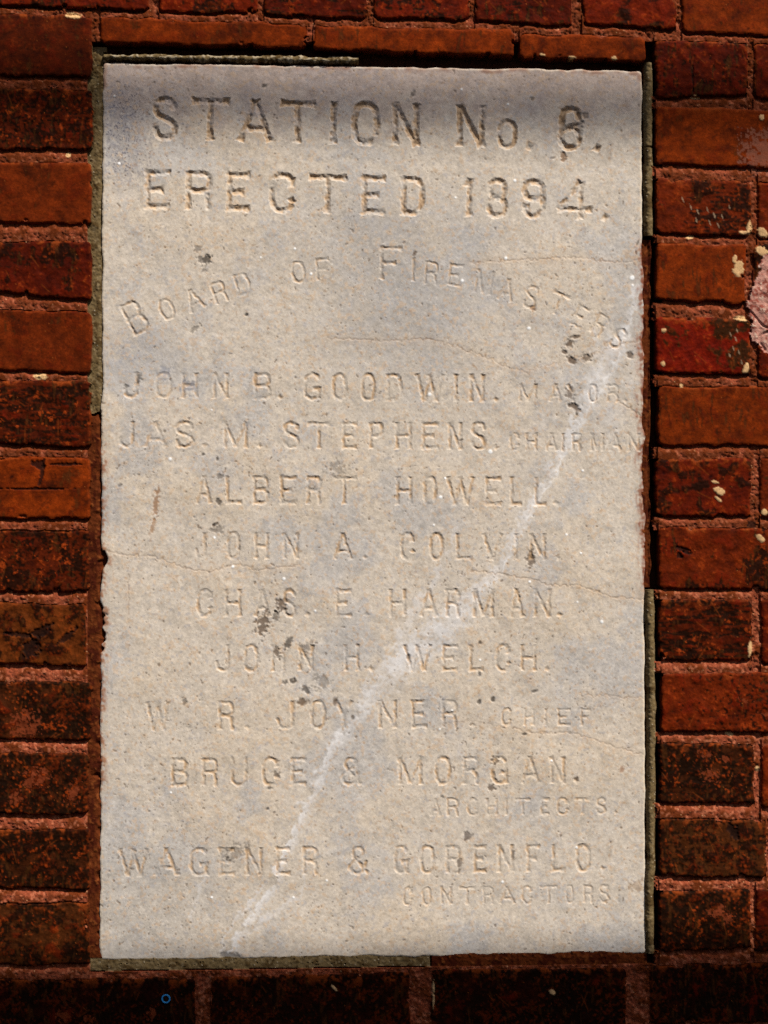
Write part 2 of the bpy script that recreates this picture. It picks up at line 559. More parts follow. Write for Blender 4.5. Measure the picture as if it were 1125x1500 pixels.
# --- patch of pink render
poly = [(1158, 366), (1121, 372), (1114, 384), (1112, 402), (1102, 418), (1101, 432), (1092, 447), (1099, 454), (1096, 462), (1104, 474), (1099, 486), (1101, 500), (1113, 505), (1119, 516), (1130, 519), (1158, 536)]
pd = np.full(U.shape, -1.0)
i0, i1 = np.searchsorted(uw, [1080, 1160])
j0, j1 = np.searchsorted(vw, [360, 540])
s_ = np.s_[j0:j1, i0:i1]
uu, vv = U[s_] + 1.0 * f_edge(U[s_], V[s_]) + 1.0 * sm[s_], V[s_] + 1.0 * f_edge2(U[s_], V[s_]) + 1.0 * sm2[s_]
ins = np.zeros(uu.shape, bool)
for k in range(len(poly)):
    (x1, y1), (x2, y2) = poly[k], poly[(k + 1) % len(poly)]
    cr = ((y1 > vv) != (y2 > vv)) & (uu < (x2 - x1) * (vv - y1) / (y2 - y1 + 1e-9) + x1)
    ins ^= cr
dd, _ = polydist(uu, vv, poly + [poly[0]])
pd[s_] = np.where(ins, dd, -dd)
is_patch = pd > 0
Hp = 0.6 - np.clip(1.2 - pd, 0, 1.2) ** 2 * 0.5 + 0.5 * mid + 0.22 * sm + 0.12 * gr
cr1, _ = polydist(U[s_], V[s_], [(1094, 452), (1105, 462), (1118, 478), (1130, 482)])
Hp[s_] -= 3.0 * np.clip(1.4 - cr1 / 1.2, 0, 1)
cr2, _ = polydist(U[s_], V[s_], [(1124, 486), (1114, 492), (1113, 502), (1121, 512)])
Hp[s_] -= 4.0 * np.clip(1.6 - cr2 / 1.4, 0, 1)
Cp = np.empty(U.shape + (3,))
Cp[:] = lin(178, 128, 112)
Cp = mixc(Cp, lin(140, 74, 60), sstep(0.0, 1.3, sm2 + 0.5 * mid))
Cp = mixc(Cp, lin(206, 172, 150), sstep(0.8, 1.8, sm))
Cp *= (1 + 0.12 * fine)[..., None]

# --- joints round the stone
near = (sl < 3) & (sl > -60) & ~isb
T = lambda a, b, p0, p1, x: a + (x - p0) / (p1 - p0) * (b - a)
bead = np.zeros(U.shape, np.int8)
Hj = np.full(U.shape, -26.0) + 1.2 * sm
ring = near & (U > 128) & (U < 972) & (V > 60) & (V < 1436)
top_line = T(90, 102, 150, 941, U)
bot_line = T(1408.5, 1397, 146, 947, U)
left_zone = ring & (U < 156) & (V > 66) & (V < 1412)
m = left_zone & (V < 605 + 1.5 * sm)
bead[m] = 1
Hj = np.where(m, -10.2 - 0.9 * np.abs(U - 143.5) / 6 + 0.35 * mid + 0.2 * sm + 0.3 * gr, Hj)
m = left_zone & (V > 609 + 1.5 * sm)
rust = m.copy()
Hj = np.where(m, -7.5 - np.clip(U - 143 + 2 * f_edge(U * 0, V), 0, 9) * 0.9 + 0.4 * mid + 0.25 * sm + 0.15 * gr, Hj)
right_zone = ring & (U > 935) & (V > 90) & (V < 1398)
bc = np.where(V < 600, T(950.5, 951, 90, 345, V), np.interp(V, [860, 1000, 1250, 1320, 1398], [953.5, 955.5, 954.5, 952.5, 952.0]))
bc = bc + 0.7 * f_ed(U * 0 + 5, V)
bx = np.abs(U - bc) / (6.2 + 0.35 * f_ed2(U * 0, V))
m = right_zone & ((V < 345) | (V > 864)) & (bx < 1.8)
bead[m & (V < 345) & (bx < 1.15)] = 2
bead[m & (V > 864) & (bx < 1.15)] = 3
Hj = np.where(m, -1.8 - np.minimum(6 * bx ** 2.8, 22) + 0.25 * mid + 0.25 * sm + 0.32 * gr - 4 * (np.abs(V - 214) < 1.2), Hj)
m = right_zone & (V >= 349) & (V <= 861)
ex = U - (955.0 + 1.1 * f_ed(U * 0, V))
rust |= m & (ex < 0.8)
Hj = np.where(m, np.maximum(-9.5 - 1.6 * np.exp(-((U - 951) / 2.0) ** 2) + 0.3 * sm + 0.5 * stv - 5.5 * np.clip(ex + 1, 0, 9), -26), Hj)
tc = T(81, 86.5, 150, 525, U) + 0.7 * mid2 + 0.2 * sm2
ty = np.abs(V - tc) / (4.5 + 0.5 * mid)
m = ring & (U > 151) & (U < 526) & (ty < 2)
bead[m & (ty < 1.15)] = 4
Hj = np.where(m, -3.5 - np.minimum(5 * ty ** 2.4, 22) + 0.45 * sm + 0.2 * gr, Hj)
bt = V - bot_line
m = ring & (bt > -4) & (bt < 15) & (U > 131) & (U < 631)
bead[m] = 5
Hj = np.where(m, -8.5 + 0.3 * sm + 0.2 * gr - 2.5 * (f_gr2(U + 50, V) > 1.9), Hj)
m = ring & (bt > -4) & (bt < 16) & (U >= 633) & (U < 950)
rust |= m
Hj = np.where(m, -8.0 + 0.4 * sm + 0.2 * gr, Hj)
inside_zone = ring & ((U > 134) | (V > 600)) & (U < 965) & (V > 64)
vert_zone = (left_zone | right_zone | ((sl > -32) & (V < 104) & ring & (U > 134) & (U < 960)) | ((bt < 16) & ring & (U > 132) & (U < 960)))
rowb = isb[:, np.searchsorted(uw, 1010)][:, None]
lim = np.where(rowb, 972, np.interp(V, [90, 860, 870, 1000, 1400], [957.5, 957.5, 960, 962, 960]) + 1.5 * sm)
use_j = vert_zone & (sl < 3) & ~isb & ((U < lim) | (V < 100))

Cb = Cb * np.array([0.94, 0.62, 0.20])
Cm = Cm * np.array([0.98, 0.86, 0.66])
H = np.where(isb, Hb, Hm)
C = np.where(isb[..., None], Cb, Cm)
H = np.where(use_j, Hj, H)
Cj = np.empty(U.shape + (3,))
Cj[:] = lin(60, 32, 18)
cb = np.empty(U.shape + (3,))
cb[:] = lin(108, 90, 60)
cb = mixc(cb, lin(80, 62, 36), sstep(-0.2, 1.4, mid + 0.4 * sm))
cb = mixc(cb, lin(126, 108, 78), sstep(0.6, 1.6, sm2))
cb = mixc(cb, lin(36, 28, 18), sstep(1.4, 2.0, gr2) * 0.8)
cb = mixc(cb, lin(200, 186, 160), sstep(1.8, 2.3, gr) * 0.85)
cb *= (1 + 0.12 * fine)[..., None]
cb = np.where((bead == 4)[..., None], mixc(cb, lin(176, 160, 132), sstep(0.2, 1.0, sm) * 0.8), cb)
Cr = np.empty(U.shape + (3,))
Cr[:] = lin(84, 38, 14)
Cr = mixc(Cr, lin(62, 22, 8), sstep(-0.3, 1.2, mid + 0.5 * stv))
Cr = mixc(Cr, lin(108, 56, 24), sstep(0.9, 1.9, sm))
Cr *= (1 + 0.14 * fine)[..., None]
Cj = np.where((bead > 0)[..., None], cb, Cj)
Cj = np.where((rust & (bead == 0))[..., None], Cr, Cj)
C = np.where(use_j[..., None], Cj, C)
# socket behind the stone
H = np.where((sl >= 3), -30.0, H)
H = np.where(is_patch & (sl < 0), np.maximum(Hp, -2), H)
C = np.where(is_patch[..., None], Cp, C)


def any4(m):
    return m[:-1, :-1] | m[1:, :-1] | m[:-1, 1:] | m[1:, 1:]


def all4(m):
    return m[:-1, :-1] & m[1:, :-1] & m[:-1, 1:] & m[1:, 1:]


keep = ~all4(sl > 12)
fp = all4(is_patch)
fb = any4(isb) & ~fp
rest = keep & ~fp & ~fb
grid_mesh('brick_facing', M_BRICK, wall, U, V, H, C, fb & keep)
grid_mesh('render_patch', M_STUCCO, wall, U, V, H, C, fp & keep)
NB = {1: 'olive grey pointing strip down the upper left edge of the plaque', 2: 'rounded olive pointing bead beside the top right of the plaque',
      3: 'rounded olive pointing bead beside the lower right of the plaque', 4: 'crumbling pale pointing strip above the plaque',
      5: 'olive grey pointing strip under the plaque'}
taken = np.zeros(rest.shape, bool)
for k in NB:
    mk = rest & any4((bead == k) & use_j) & ~taken
    taken |= mk
    grid_mesh('pointing_strip', M_BEAD, wall, U, V, H, C, mk, NB[k])
grid_mesh('mortar', M_MORTAR, wall, U, V, H, C, rest & ~taken)

# ================================================================== LETTERING
def catmull(pts, n=7):
    p = [np.array(a, float) for a in pts]
    p = [2 * p[0] - p[1]] + p + [2 * p[-1] - p[-2]]
    out = []
    for k in range(1, len(p) - 2):
        for t in np.linspace(0, 1, n, endpoint=False):
            out.append(0.5 * ((2 * p[k]) + (-p[k - 1] + p[k + 1]) * t + (2 * p[k - 1] - 5 * p[k] + 4 * p[k + 1] - p[k + 2]) * t * t
                              + (-p[k - 1] + 3 * p[k] - 3 * p[k + 1] + p[k + 2]) * t ** 3))
    out.append(p[-2])
    return [tuple(a) for a in out]


def se(cx, cy, rx, ry, a0, a1, n=22, e=2.5):
    out = []
    for a in np.linspace(math.radians(a0), math.radians(a1), n):
        c, s = math.cos(a), math.sin(a)
        out.append((cx + rx * math.copysign(abs(c) ** (2 / e), c), cy - ry * math.copysign(abs(s) ** (2 / e), s)))
    return out


def S(*p):
    return ('s', list(p))


def P(pts):
    return ('p', pts)


SPTS = catmull([(.93, .22), (.82, .07), (.5, 0), (.17, .06), (.03, .23), (.16, .40), (.5, .49), (.84, .60), (.98, .78), (.83, .94), (.5, 1), (.17, .93), (.04, .76)])
G = {
    'A': [S((0, 1), (.46, 0)), S((.5, 0), (1, 1)), S((.22, .70), (.78, .70))],
    'B': [S((.06, 0), (.06, 1)), P([(.06, .02), (.6, .02)] + se(.6, .25, .34, .23, 90, -90, 12) + [(.06, .48)]), P([(.6, .48)] + se(.62, .74, .36, .25, 90, -90, 12) + [(.06, .99)])],
    'C': [P(se(.5, .5, .5, .5, 42, 318, 30)), S((.90, .10), (.90, .30)), S((.86, .74), (1.0, .68))],
    'D': [S((.06, 0), (.06, 1)), P([(.06, .02), (.5, .02)] + se(.5, .5, .46, .48, 90, -90, 20) + [(.06, .98)])],
    'E': [S((.06, 0), (.06, 1)), S((0, .03), (1, .03)), S((.06, .5), (.72, .5)), S((0, .97), (1, .97))],
    'F': [S((.06, 0), (.06, 1)), S((0, .03), (1, .03)), S((.06, .5), (.72, .5))],
    'G': [P(se(.5, .5, .5, .5, 42, 335, 32)), S((.55, .58), (1.04, .58)), S((.92, .58), (.96, 1.0))],
    'H': [S((.06, 0), (.06, 1)), S((.94, 0), (.94, 1)), S((.06, .5), (.94, .5))],
    'I': [S((.5, 0), (.5, 1))],
    'J': [S((.86, 0), (.86, .6)), P([(.86, .55)] + catmull([(.86, .66), (.80, .90), (.5, 1), (.16, .92), (.04, .68)]))],
    'L': [S((.06, 0), (.06, 1)), S((.0, .97), (1, .97))],
    'M': [S((.05, 0), (.05, 1)), S((.95, 0), (.95, 1)), S((.05, 0), (.5, .95)), S((.95, 0), (.5, .95))],
    'N': [S((.06, 0), (.06, 1)), S((.94, 0), (.94, 1)), S((.06, 0), (.94, 1))],
    'O': [P(se(.5, .5, .5, .5, 90, 450, 40))],
    'P': [S((.06, 0), (.06, 1)), P([(.06, .02), (.6, .02)] + se(.6, .27, .38, .25, 90, -90, 12) + [(.06, .52)])],
    'R': [S((.06, 0), (.06, 1)), P([(.06, .02), (.6, .02)] + se(.6, .26, .36, .24, 90, -90, 12) + [(.06, .50)]), P(catmull([(.6, .5), (.82, .58), (.88, .74), (.92, 1)]))],
    'S': [P(SPTS)],
    'T': [S((0, .03), (1, .03)), S((.5, 0), (.5, 1))],
    'U': [P([(.06, 0), (.06, .6)] + se(.5, .62, .44, .38, 180, 360, 16) + [(.94, 0)])],
    'V': [S((0, 0), (.5, 1)), S((1, 0), (.5, 1))],
    'W': [S((0, 0), (.28, 1)), S((.52, .05), (.28, 1)), S((.48, 0), (.76, 1)), S((1, 0), (.76, 1))],
    'X': [S((0, 0), (1, 1)), S((1, 0), (0, 1))],
    'Y': [S((0, 0), (.5, .52)), S((1, 0), (.5, .52)), S((.5, .5), (.5, 1))],
    '1': [S((.6, 0), (.6, 1)), S((.05, .17), (.6, .02))],
    '8': [P(se(.5, .25, .44, .25, 90, 450, 26, 2.2)), P(se(.5, .74, .5, .26, 90, 450, 26, 2.2))],
    '9': [P(se(.5, .25, .46, .25, 90, 450, 26, 2.2)), P(catmull([(.93, .22), (.97, .5), (.92, .80), (.55, 1), (.2, .92), (.1, .74)])), S((.0, .74), (.26, .74))],
    '4': [S((.66, 0), (.66, 1)), S((.64, 0), (0, .76)), S((0, .76), (1, .76))],
    '6': [P(catmull([(.92, .24), (.82, .06), (.5, 0), (.16, .08), (.05, .35), (.05, .7)])), P(se(.5, .74, .46, .26, 90, 450, 26, 2.2)), P([(.55, .46), (.88, .38)])],
    '&': [P(catmull([(1.0, 1.0), (.62, .66), (.26, .34), (.24, .12), (.5, 0), (.76, .12), (.70, .32), (.3, .52), (.04, .74), (.2, .96), (.5, 1.0), (.78, .86), (.92, .58)]))],
    '.': [S((.1, .2), (.9, .6))],
}


def line(y0l, y0r, y1l, y1r, xl, xr, items, w, dep):
    return dict(y=(y0l, y0r, y1l, y1r, xl, xr), items=items, w=w, dep=dep)


def I(s):
    out = []
    for tok in s.split():
        ch, a, b = tok.split(',')[:3]
        f = float(tok.split(',')[3]) if tok.count(',') > 2 else 1.0
        out.append((ch, float(a), float(b), f))
    return out


LINES = [
    ('large top line giving the station number', line(140, 156, 203, 219, 222, 880, I('S,222,261 T,278,338 A,349,400 T,408,464 I,483,494 O,515,557 N,573,617 N,668,713 o,729,759 .,771,783 6,818,855,1.1 .,870,882'), 5.6, 4.2)),
    ('large second line giving the year of erection', line(247, 264, 305, 321, 210, 870, I('E,210,251 R,270,312 E,330,368 C,394,434 T,450,510 E,528,567 D,586,624 1,680,695 8,713,745 9,764,801 4,817,871 .,882,893'), 5.2, 3.0)),
    ('first name line with small title at its right', line(544, 547, 582, 589, 179, 712, I('J,179,205 O,226,252,.7 H,264,291,.8 N,310,336,.8 B,370,398 .,407,414 G,444,471 O,486,509 O,528,551 D,565,591 W,609,651 I,665,672 N,687,712 .,723,731'), 3.6, 1.9)),
    ('small title ending the first name line', line(561, 562, 588, 589, 760, 909, I('M,760,789 A,805,825 Y,831,849 O,862,877 R,889,909 .,914,920'), 2.7, 1.45)),
    ('second name line', line(616, 618, 655, 659, 172, 714, I('J,172,199 A,210,245,.7 S,255,285 .,297,303,.6 M,325,365,.9 .,377,384 S,414,440 T,449,486 E,500,525 P,540,563 H,578,605 E,617,645 N,656,679 S,690,714 .,724,731'), 3.5, 1.85)),
    ('small title ending the second name line', line(633, 634, 660, 661, 747, 940, I('C,747,763 H,770,789 A,800,818 I,824,828 R,838,854 M,865,887 A,894,912 N,920,940'), 2.6, 1.4)),
    ('third name line', line(696, 698, 738, 741, 285, 804, I('A,286,311,.8 L,329,356 B,369,395 E,409,436 R,448,472 T,485,524 H,579,606 O,620,641 W,654,696 E,710,737 L,747,767 L,783,804 .,811,821'), 3.5, 1.85)),
    ('fourth name line', line(779, 781, 819, 821, 284, 802, I('J,284,304,.8 O,331,352 H,371,395 N,413,439 A,488,517 .,531,538 C,586,609 O,629,651 L,667,694 V,707,737 I,753,761 N,775,802 .,815,821'), 3.4, 1.75)),
    ('fifth name line', line(863, 862, 904, 905, 287, 809, I('C,287,312 H,327,355 A,372,397,.8 S,414,435 .,447,455 E,490,517 .,534,541 H,569,597 A,615,642 R,652,676 M,692,726 A,747,769 N,781,809 .,816,825'), 3.4, 1.75)),
    ('sixth name line', line(944, 944, 984, 984, 314, 788, I('J,314,339 O,356,379 H,396,419 N,436,461 H,503,528 .,540,548 W,591,633 E,647,673 L,687,711 C,726,750 H,762,788 .,799,807'), 3.3, 1.7)),
    ('seventh name line with small title at its right', line(1028, 1025, 1071, 1067, 213, 672, I('W,213,248,.8 .,273,279,.7 R,318,344 .,359,367 J,403,435 O,454,478 Y,490,518 N,553,583 E,602,628 R,646,672 .,690,697'), 3.4, 1.75)),
    ('small title ending the seventh name line', line(1038, 1038, 1064, 1064, 735, 868, I('C,735,751 H,767,785 I,798,803 E,817,838 F,850,868'), 2.5, 1.3)),
    ('designers name line with ampersand', line(1111, 1108, 1153, 1149, 249, 830, I('B,249,276 R,294,320 U,336,364 C,383,410 E,425,450 &,498,530 M,582,621 O,637,662 R,677,704 G,720,746 A,763,792 N,805,830 .,842,849'), 3.5, 1.75)),
    ('small trade line under the designers name', line(1170, 1169, 1197, 1194, 631, 890, I('A,631,647 R,654,674 C,685,702 H,712,731 I,740,745 T,754,779 E,792,807 C,816,835 T,842,867 S,874,890 .,901,905'), 2.5, 1.2)),
    ('builders name line with ampersand', line(1244, 1237, 1286, 1278, 173, 867, I('W,173,217 A,226,262 G,277,306 E,319,346,.8 N,358,386 E,403,427 R,442,468 &,509,541 G,577,600 O,615,638 R,652,677 E,693,715 N,728,755 F,771,794 L,808,831 O,844,867 .,879,888'), 3.5, 1.75)),
    ('small trade line under the builders name', line(1301, 1297, 1328, 1324, 590, 895, I('C,590,606 O,618,633 N,645,664 T,673,698 R,707,725 A,732,756 C,765,782 T,791,819 O,829,842 R,855,871 S,878,895 .,905,909'), 2.5, 1.2)),
]
# the curved line: char, centre x, centre y, width, height, tilt in degrees, strength
ARC = [('B', 197, 464, 30, 51, -28, 1.1), ('O', 244, 452, 22, 32, -24, 1), ('A', 284, 438, 26, 34, -24, .9), ('R', 321, 427, 23, 33, -19, 1), ('D', 355, 415, 24, 33, -15, 1),
       ('O', 437, 397, 21, 32, -8, 1), ('F', 473, 393, 23, 33, -5, 1),
       ('F', 573, 384, 36, 50, 1, 1.1), ('I', 606, 394, 6, 35, 3, 1), ('R', 632, 399, 22, 35, 5, 1), ('E', 668, 402, 24, 34, 8, 1), ('M', 710, 412, 28, 36, 11, .9),
       ('A', 743, 423, 24, 34, 13, .8), ('S', 779, 434, 21, 34, 18, 1), ('T', 819, 444, 28, 34, 24, 1), ('E', 851, 463, 22, 34, 27, 1),
       ('R', 880, 475, 21, 33, 32, .9), ('S', 907, 495, 19, 32, 36, 1)]

us = np.arange(134, 962, 1.15)
vs = np.arange(78, 1422, 1.15)
U, V = np.meshgrid(us, vs)
ss = slab_sdf(U, V)
gv, gu = np.gradient(ss, vs, us)
gn = np.clip(gu * gu + gv * gv, 0.3, 4)
snap = np.abs(ss) < 0.62 * 1.15
U = np.where(snap, U - ss * gu / gn, U)
V = np.where(snap, V - ss * gv / gn, V)
ss = np.where(snap, 0.0, ss)
carve = np.zeros(U.shape)
lid = np.full(U.shape, -1, np.int16)
WORDS = []
wearf = f_mid(U, V)
wears = f_sm(U, V)
wob = 0.45 * f_sm2(U, V)
wob2 = 0.45 * f_sm(U + 300, V)


def cut(ch, cx, cy, wd, ht, tilt, hw, dep, idx):
    dep = dep * (0.86 if hw < 5 else 0.95)
    R = max(wd, ht) * 0.75 + 14
    i0, i1 = np.searchsorted(us, [cx - R, cx + R])
    j0, j1 = np.searchsorted(vs, [cy - R, cy + R])
    s_ = np.s_[j0:j1, i0:i1]
    a = math.radians(tilt)
    x = U[s_] + wob[s_] - cx
    y = V[s_] + wob2[s_] - cy
    X = x * math.cos(a) + y * math.sin(a)
    Y = -x * math.sin(a) + y * math.cos(a)
    W_, H_ = max(wd - 1.5 * hw, 0.6), ht - 1.1 * hw
    best = np.zeros(X.shape)
    for kind, pts in G[ch]:
        q_ = [((px - .5) * W_, (py - .5) * H_) for px, py in pts]
        if kind == 's':
            (ax, ay), (bx, by) = q_
            L = math.hypot(bx - ax, by - ay) + 1e-6
            tx, ty_ = (bx - ax) / L, (by - ay) / L
            s = (X - ax) * tx + (Y - ay) * ty_
            p = np.abs(-(X - ax) * ty_ + (Y - ay) * tx)
            e = np.minimum(s, L - s)
            ww = hw * (0.92 + 0.38 * np.clip(1 - e / (5.0 + hw), 0, 1) ** 1.5)
            val = np.minimum(1 - p / ww, (e + hw * 0.55) / (hw * 0.8))
        else:
            d, _ = polydist(X, Y, q_)
            val = 1 - d / hw
        best = np.maximum(best, val)
    wf = np.clip(0.84 + 0.22 * wearf[s_] + 0.14 * wears[s_], 0.2, 1.2)
    c = dep * np.clip(best, 0, 1) * wf
    # softened, worn edge and slightly rounded bottom
    c = np.where(c > dep * 0.8, dep * 0.8 + (c - dep * 0.8) * 0.4, c)
    m = c > carve[s_]
    carve[s_] = np.where(m, c, carve[s_])
    lid[s_] = np.where(m & (c > 0.12), idx, lid[s_])


def b0_gap(d):
    return (d['y'][2] - d['y'][0]) * 0.95


for li, (lab, d) in enumerate(LINES):
    prev = None
    y0l, y0r, y1l, y1r, xl, xr = d['y']
    sl_deg = math.degrees(math.atan2((y0r - y0l + y1r - y1l) / 2, xr - xl))
    for ch, a, b, f in d['items']:
        if prev is None or a - prev > (b0_gap(d)):
            WORDS.append(li)
        prev = b
        idx = len(WORDS) - 1
        t = ((a + b) / 2 - xl) / (xr - xl)
        top = y0l + t * (y0r - y0l)
        bot = y1l + t * (y1r - y1l)
        if ch == '.':
            hgt = 8 if d['w'] > 3 else 6
            cut('.', (a + b) / 2, bot - hgt * 0.4, b - a + 2, hgt + 4, 0, d['w'] * 0.95, d['dep'] * 0.9 * f, idx)
        elif ch == 'o':
            h = (bot - top) * 0.66
            cut('O', (a + b) / 2, bot - h / 2, b - a, h, 0, d['w'] * 0.8, d['dep'] * 0.85, idx)
        else:
            cut(ch, (a + b) / 2, (top + bot) / 2, b - a, bot - top, sl_deg, d['w'], d['dep'] * f, idx)
NARC = len(LINES)
ARC_WORD = {0: 0, 5: 1, 7: 2}
for ai, (ch, cx, cy, wd, ht, tilt, f) in enumerate(ARC):
    if ai in ARC_WORD:
        WORDS.append(NARC)
    big = ht > 45
    cut(ch, cx, cy, wd, ht, tilt, 3.5 if big else 2.7, (1.9 if big else 1.5) * f, len(WORDS) - 1)

# ================================================================== STONE
gr = f_gr(U, V)
gr2 = f_gr2(U, V)
fine = f_fine(U, V)
sm = f_sm(U, V)
sm2 = f_sm2(U, V)
mid = f_mid(U, V)
mid2 = f_mid2(U, V)
lo = f_lo(U, V)
lo2 = f_lo(V + 400, U + 200)

Hs = -8.0 + 0.10 * mid2 + 0.045 * sm + 0.028 * gr + 0.5 * lo
Hs = Hs - np.clip(2.6 - ss, 0, 2.6) ** 2 * 0.17
Hs = Hs - carve
c = np.empty(U.shape + (3,))
c[:] = lin(205, 192, 175)
c = mixc(c, lin(207, 189, 165), sstep(-0.6, 1.6, lo + 0.35 * mid) * 0.50)
c = mixc(c, lin(182, 178, 174), sstep(0.0, 1.6, lo2 + 0.4 * mid2) * 0.62)
# grey cloud in the upper middle, pinkish band along the top, grey lower left
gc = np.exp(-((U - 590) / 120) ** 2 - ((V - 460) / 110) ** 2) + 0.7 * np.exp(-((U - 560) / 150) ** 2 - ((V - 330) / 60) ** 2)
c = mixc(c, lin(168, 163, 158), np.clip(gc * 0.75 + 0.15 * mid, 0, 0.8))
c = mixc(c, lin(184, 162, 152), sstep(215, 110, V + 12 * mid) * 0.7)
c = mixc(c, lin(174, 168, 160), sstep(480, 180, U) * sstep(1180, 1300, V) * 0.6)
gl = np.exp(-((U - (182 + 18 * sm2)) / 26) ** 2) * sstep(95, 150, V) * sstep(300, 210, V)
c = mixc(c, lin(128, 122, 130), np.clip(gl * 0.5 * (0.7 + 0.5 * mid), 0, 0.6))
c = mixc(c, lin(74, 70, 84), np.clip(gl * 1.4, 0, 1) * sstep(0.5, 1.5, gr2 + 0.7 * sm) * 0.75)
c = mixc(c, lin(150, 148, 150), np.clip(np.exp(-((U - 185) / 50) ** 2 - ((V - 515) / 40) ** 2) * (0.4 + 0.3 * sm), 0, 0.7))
# mottling, pale crystals with their sparkle put in as colour
c *= (1 + 0.05 * mid + 0.055 * sm + 0.05 * gr + 0.05 * fine)[..., None]
c = mixc(c, lin(206, 172, 134), sstep(0.7, 2.0, sm2 + 0.6 * mid2) * 0.42)
c = mixc(c, lin(160, 158, 162), sstep(0.9, 2.0, f_sm(V, U)) * 0.40)
c = mixc(c, lin(236, 228, 214), sstep(1.7, 2.4, f_gr(V + 91, U + 13)) * 0.6)
c = mixc(c, lin(164, 128, 92), sstep(1.5, 2.4, f_sm(V + 391, U + 213) + 0.4 * f_gr(V + 391, U + 213)) * 0.42)
# veins
def vein(pts, ws, strength, rgb=(218, 214, 211)):
    global c, Hs
    pts = np.array(pts, float)
    x0, y0 = pts.min(0) - 50
    x1, y1 = pts.max(0) + 50
    i0, i1 = np.searchsorted(us, [x0, x1])
    j0, j1 = np.searchsorted(vs, [y0, y1])
    s_ = np.s_[j0:j1, i0:i1]
    d, p = polydist(U[s_] + 2.6 * mid[s_] + 1.3 * sm[s_], V[s_] + 2.6 * mid2[s_], pts)
    wdt = np.interp(p, np.linspace(0, 1, len(ws)), ws)
    m = sstep(1.35, 0.35, d / wdt + 0.22 * sm2[s_] + 0.10 * gr[s_])
    m = m * np.clip(0.75 + 0.2 * mid[s_] + 0.15 * sm[s_], 0, 1) * strength
    c[s_] = mixc(c[s_], np.array(lin(*rgb)), m)


MAIN = [(936, 415), (921, 462), (905, 515), (880, 560), (852, 610), (832, 652), (806, 694), (782, 740), (752, 792), (735, 830), (700, 868), (652, 912), (600, 962),
        (552, 1010), (516, 1060), (488, 1098), (470, 1140), (455, 1170), (440, 1210), (415, 1260), (402, 1300), (378, 1335), (352, 1365), (338, 1400)]
vein(MAIN, [3, 6, 15, 14, 9, 8, 7, 8, 8, 9, 14, 20, 22, 17, 10, 8, 8, 7, 6, 5, 5, 5, 6, 9], 0.68)
vein([(x + 5, y + 3) for x, y in MAIN[:11]], [1, 2, 2, 1.6, 2, 1.5, 2.2, 2, 1.4, 2, 1], 0.55, (236, 232, 228))
vein([(x - 4, y + 2) for x, y in MAIN[11:]], [2, 3, 2.5, 3, 2.6, 3.2, 2.6, 2.2, 2, 1.6, 1.4, 1.4, 1.8], 0.52, (232, 228, 224))
vein([(870, 480), (880, 530), (858, 580), (836, 640)], [3, 7, 8, 4], 0.45)
vein([(672, 772), (655, 810), (640, 850), (600, 905), (585, 960)], [3, 5, 5, 9, 12], 0.45)
vein([(690, 900), (640, 935), (560, 985)], [10, 26, 16], 0.40)
vein([(450, 1262), (444, 1300), (438, 1318), (412, 1330), (395, 1342), (368, 1362), (350, 1385)], [2, 2, 4, 5, 6, 5, 5], 0.45)
vein([(385, 1298), (366, 1330), (340, 1352), (328, 1376), (326, 1398)], [2, 3, 2.4, 2, 2], 0.65)
vein([(302, 1288), (286, 1320), (282, 1345)], [2, 3, 2], 0.4)
vein([(940, 520), (905, 600), (895, 660)], [8, 14, 6], 0.25)

# hairline cracks
def crack(pts, wd, dep, a=0.6):
    global c, Hs
    pts = np.array(pts, float)
    x0, y0 = pts.min(0) - 12
    x1, y1 = pts.max(0) + 12
    i0, i1 = np.searchsorted(us, [x0, x1])
    j0, j1 = np.searchsorted(vs, [y0, y1])
    s_ = np.s_[j0:j1, i0:i1]
    d, _ = polydist(U[s_] + 0.8 * sm[s_], V[s_] + 1.2 * sm2[s_], pts)
    m = np.clip(1.25 - d / wd, 0, 1)
    Hs[s_] -= 0.55 * dep * m
    c[s_] = mixc(c[s_], lin(126, 92, 62), m * a * 0.72 * np.clip(0.8 + 0.5 * mid[s_], 0.1, 1.3))
    c[s_] = mixc(c[s_], lin(196, 160, 118), np.exp(-(d / 7) ** 2) * 0.25 * a)


crack([(690, 384), (740, 381), (800, 378), (850, 376), (870, 379), (905, 383), (938, 380)], 1.1, 0.8, .6)
crack([(480, 494), (560, 498), (630, 496), (675, 508), (715, 524), (755, 540), (775, 545)], 1.0, 0.7, .6)
crack([(775, 542), (810, 533), (870, 518), (905, 505), (942, 498)], 0.9, 0.6, .5)
crack([(147, 806), (168, 810), (196, 814), (222, 814), (252, 826), (280, 834), (312, 838)], 1.1, 0.8, .5)
crack([(312, 836), (340, 827), (362, 829), (375, 836), (400, 833), (440, 828)], 1.1, 0.8, .55)
crack([(690, 836), (740, 842), (786, 850), (810, 858), (845, 857), (870, 866), (900, 875), (948, 879)], 1.1, 0.9, .6)
crack([(850, 1018), (890, 1020), (947, 1023)], 1.0, 0.7, .5)
crack([(752, 1066), (780, 1074), (840, 1074), (866, 1082), (900, 1094), (944, 1106)], 1.1, 0.8, .55)
crack([(904, 585), (925, 598), (944, 612)], 1.2, 0.9, .6)
crack([(187, 842), (188, 880), (187, 912)], 1.0, 0.6, .4)
crack([(650, 1060), (690, 1056), (740, 1066)], 0.9, 0.5, .4)

